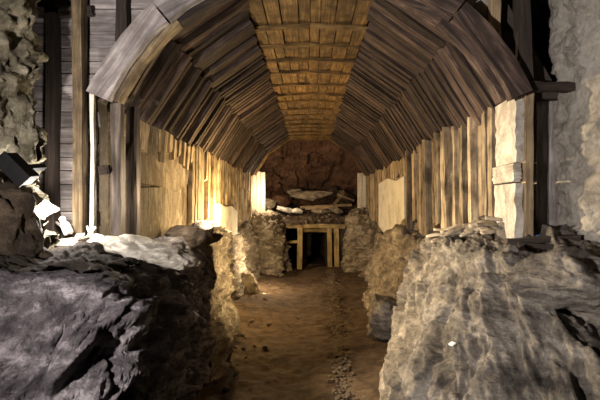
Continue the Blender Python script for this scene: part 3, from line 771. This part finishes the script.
post('timber_post', (-1.98, 5.6, 2.0), (-1.98, 5.6, 3.66), XD, 0.12, 0.12, 'wood_dark', 'black post behind the grey post under the arch foot')
post('wooden_bracket', (-2.14, 5.12, 2.93), (-2.05, 5.12, 2.95), (0, 0, 1), 0.09, 0.08, 'wood_dark', 'small dark bracket nailed beside the grey arch post', 'bracket')
post('timber_post', (1.87, 5.07, 4.25), (1.87, 5.07, 5.3), XD, 0.10, 0.09, 'wood_post', 'short brown post standing above the right shoulder of the arch')
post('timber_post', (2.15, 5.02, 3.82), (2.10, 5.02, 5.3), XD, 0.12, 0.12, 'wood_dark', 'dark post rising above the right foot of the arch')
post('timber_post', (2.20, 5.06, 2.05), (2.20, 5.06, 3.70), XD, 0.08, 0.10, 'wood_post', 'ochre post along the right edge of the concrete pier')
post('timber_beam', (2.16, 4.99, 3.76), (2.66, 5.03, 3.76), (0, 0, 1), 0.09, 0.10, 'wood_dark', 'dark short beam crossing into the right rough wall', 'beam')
post('wall_board', (2.47, 5.34, 2.05), (2.47, 5.34, 3.70), XD, 0.12, 0.05, 'wood_grey', 'grey upright board in the recess beside the black gap', 'board')
post('wall_board', (2.62, 5.32, 2.05), (2.62, 5.32, 3.70), XD, 0.15, 0.05, 'wood_grey', 'wider grey board tucked against the right rough wall', 'board')
def fallen(xa, ya, xb, yb, wd, th, lb):
    za, zb = drop(xa, ya, [bench_r]), drop(xb, yb, [bench_r]); zm = drop((xa + xb) / 2, (ya + yb) / 2, [bench_r])
    up = max(0, zm - (za + zb) / 2) + th / 2 + 0.004
    post('fallen_plank', (xa, ya, za + up), (xb, yb, zb + up), (0, 1, 0), wd, th, 'wood_dark', lb, 'plank')
fallen(1.90, 4.86, 2.55, 4.74, 0.13, 0.05, 'dark fallen plank lying on the right bench below the pier')
fallen(1.95, 4.68, 2.40, 4.52, 0.08, 0.04, 'narrow dark plank in front of the fallen plank on the right bench')

# ---- splintered slats and a crumpled bundle on the right bench
def strand(name, pts, r0, mat, lb, cat, group=None, parent=None, n=6):
    C = crspline(np.array(pts, float), 9); V = []; F = []
    for i in range(9):
        d = C[min(i + 1, 8)] - C[max(i - 1, 0)]; d = Vector(d).normalized(); a = d.orthogonal().normalized(); b = d.cross(a)
        r = r0 * (1 - 0.6 * abs(i / 8 - 0.4))
        for k in range(n):
            t = 2 * math.pi * k / n; v = Vector(C[i]) + a * (math.cos(t) * r * 1.8) + b * (math.sin(t) * r * 0.7); V.append(v[:])
    for i in range(8):
        for k in range(n): F.append((i * n + k, i * n + (k + 1) % n, (i + 1) * n + (k + 1) % n, (i + 1) * n + k))
    F += [tuple(range(n - 1, -1, -1)), tuple(range(8 * n, 9 * n))]
    o = link(name, mesh(name, V, F, True), mat, parent)
    return tag(o, lb, cat, group) if parent is None else o
rr = random.Random(5)
for k in range(20):
    X = rr.uniform(435, 500); Yd = 6.9 - (X - 435) / 65 * 1.4 + rr.uniform(-.2, .2)
    yb = 236 - (X - 435) * 0.12 + rr.uniform(-5, 9)
    c = np.array(px(X, yb, Yd)); c[2] = drop(c[0], c[1], [bench_r]) + rr.uniform(0.03, 0.10); L = rr.uniform(0.16, 0.42); a = rr.uniform(-0.5, 0.9)
    d = np.array([math.cos(a), rr.uniform(-.5, .5), math.sin(a) * 0.5])
    strand('wood_splinter', [c - d * L / 2, c + np.array([0, 0, rr.uniform(-.02, .05)]), c + d * L / 2 + np.array([0, 0, -0.03])], rr.uniform(0.014, 0.026), 'wood_pale', 'splintered bleached wood sliver strewn on the right bench top', 'splinter', 'splinters on the right bench')
c_ = px(480, 216, 5.9)
o = boulder('crumpled_bundle', (c_[0], c_[1], drop(c_[0], c_[1], [bench_r]) + 0.07), (0.20, 0.16, 0.10), 'rock_tan', 133, 4, 0.3, -0.5, cuts=4, rough=0.26)
tag(o, 'crumpled pale bundle of debris against the boards on the right bench', 'debris')
c_ = px(462, 229, 6.1)
o = boulder('crumpled_bundle', (c_[0], c_[1], drop(c_[0], c_[1], [bench_r]) + 0.04), (0.24, 0.15, 0.06), 'rock_tan', 135, 4, 0.1, -0.3, cuts=3, rough=0.26)
tag(o, 'flatter tan debris heap left of the crumpled pale bundle', 'debris')
c_ = px(538, 222, 4.97)
o = boulder('blue_rag', (c_[0], c_[1], drop(c_[0], c_[1], [bench_r]) + 0.022), (0.035, 0.03, 0.025), 'blue', 137, 3, 0, 0, rough=0.2)
tag(o, 'small blue rag at the foot of the black gap right of the pier', 'rag')
o = box('paper_tag', -0.024, 0.024, -0.006, 0.006, -0.020, 0.020, 'paper'); d_ = (Vector(px(453, 346, 4)) - Vector((0, 0, CH))).normalized(); h_ = surface(bench_r).ray_cast(Vector((0, 0, CH)), d_)
o.location = h_[0] + h_[1] * 0.02 if h_[1].y < 0 else h_[0] - h_[1] * 0.02
o.rotation_euler = (h_[1] if h_[1].y < 0 else -h_[1]).to_track_quat('-Y', 'Z').to_euler()
tag(o, 'tiny white paper tag on the face of the right rock bench', 'tag')

# ---- bits at the left wall foot
def lathe(name, prof, mat, parent=None, n=16):
    V = []; F = []
    for r, z in prof:
        for k in range(n): V.append((r * math.cos(2 * math.pi * k / n), r * math.sin(2 * math.pi * k / n), z))
    m = len(prof)
    for i in range(m - 1):
        for k in range(n): F.append((i * n + k, i * n + (k + 1) % n, (i + 1) * n + (k + 1) % n, (i + 1) * n + k))
    F += [tuple(range(n - 1, -1, -1)), tuple(range((m - 1) * n, m * n))]
    return link(name, mesh(name, V, F, True), mat, parent)
can = empty('white_canister', px(69, 234, 4.75)); can.rotation_euler = (0, -0.42, 0)
tag(can, 'small white canister leaning at the foot of the left wall', 'canister')
lathe('body', [(0.04, 0), (0.045, 0.01), (0.043, 0.10), (0.03, 0.125), (0.022, 0.13)], 'white', can)
lathe('cap', [(0.022, 0.131), (0.030, 0.14), (0.032, 0.165), (0.018, 0.18)], 'white', can)
post('stick', px(57, 223, 4.8), px(71, 233, 4.65), (0, 1, 0), 0.02, 0.02, 'wood_grey', 'short pale stick leaning left of the white canister', 'stick')
twig = strand('forked_twig', [px(88, 237, 4.7), px(91, 232, 4.72), px(96, 227, 4.75)], 0.010, 'white', 'white forked twig at the foot of the ochre post', 'twig')
strand('twig_fork', [px(90, 233, 4.71), px(88, 229, 4.73), px(87, 226, 4.74)], 0.007, 'white', None, None, None, twig)
for k, (x_, y_, r_, lb) in enumerate(((80, 236, 0.045, 'white stone between canister and forked twig'), (98, 237, 0.05, 'white stone right of the forked twig'), (108, 238, 0.035, 'small pale stone before the grey arch post'))):
    o = stone(px(x_, y_, 4.6), r_, 'white', 2000 + k); tag(o, lb, 'stone')

# ---- black tilted box on the left rock
bx_ = empty('equipment_box', px(17, 169, 3.45)); bx_.rotation_euler = (0.15, math.radians(47), 0.2)
tag(bx_, 'black tilted box fixed to the left rock column', 'box')
box('body', -0.11, 0.11, -0.06, 0.10, -0.045, 0.045, 'black', bx_)
box('lid', -0.118, 0.118, -0.075, -0.06, -0.053, 0.053, 'black', bx_)
box('bracket', -0.02, 0.02, 0.10, 0.42, -0.02, 0.02, 'black', bx_)
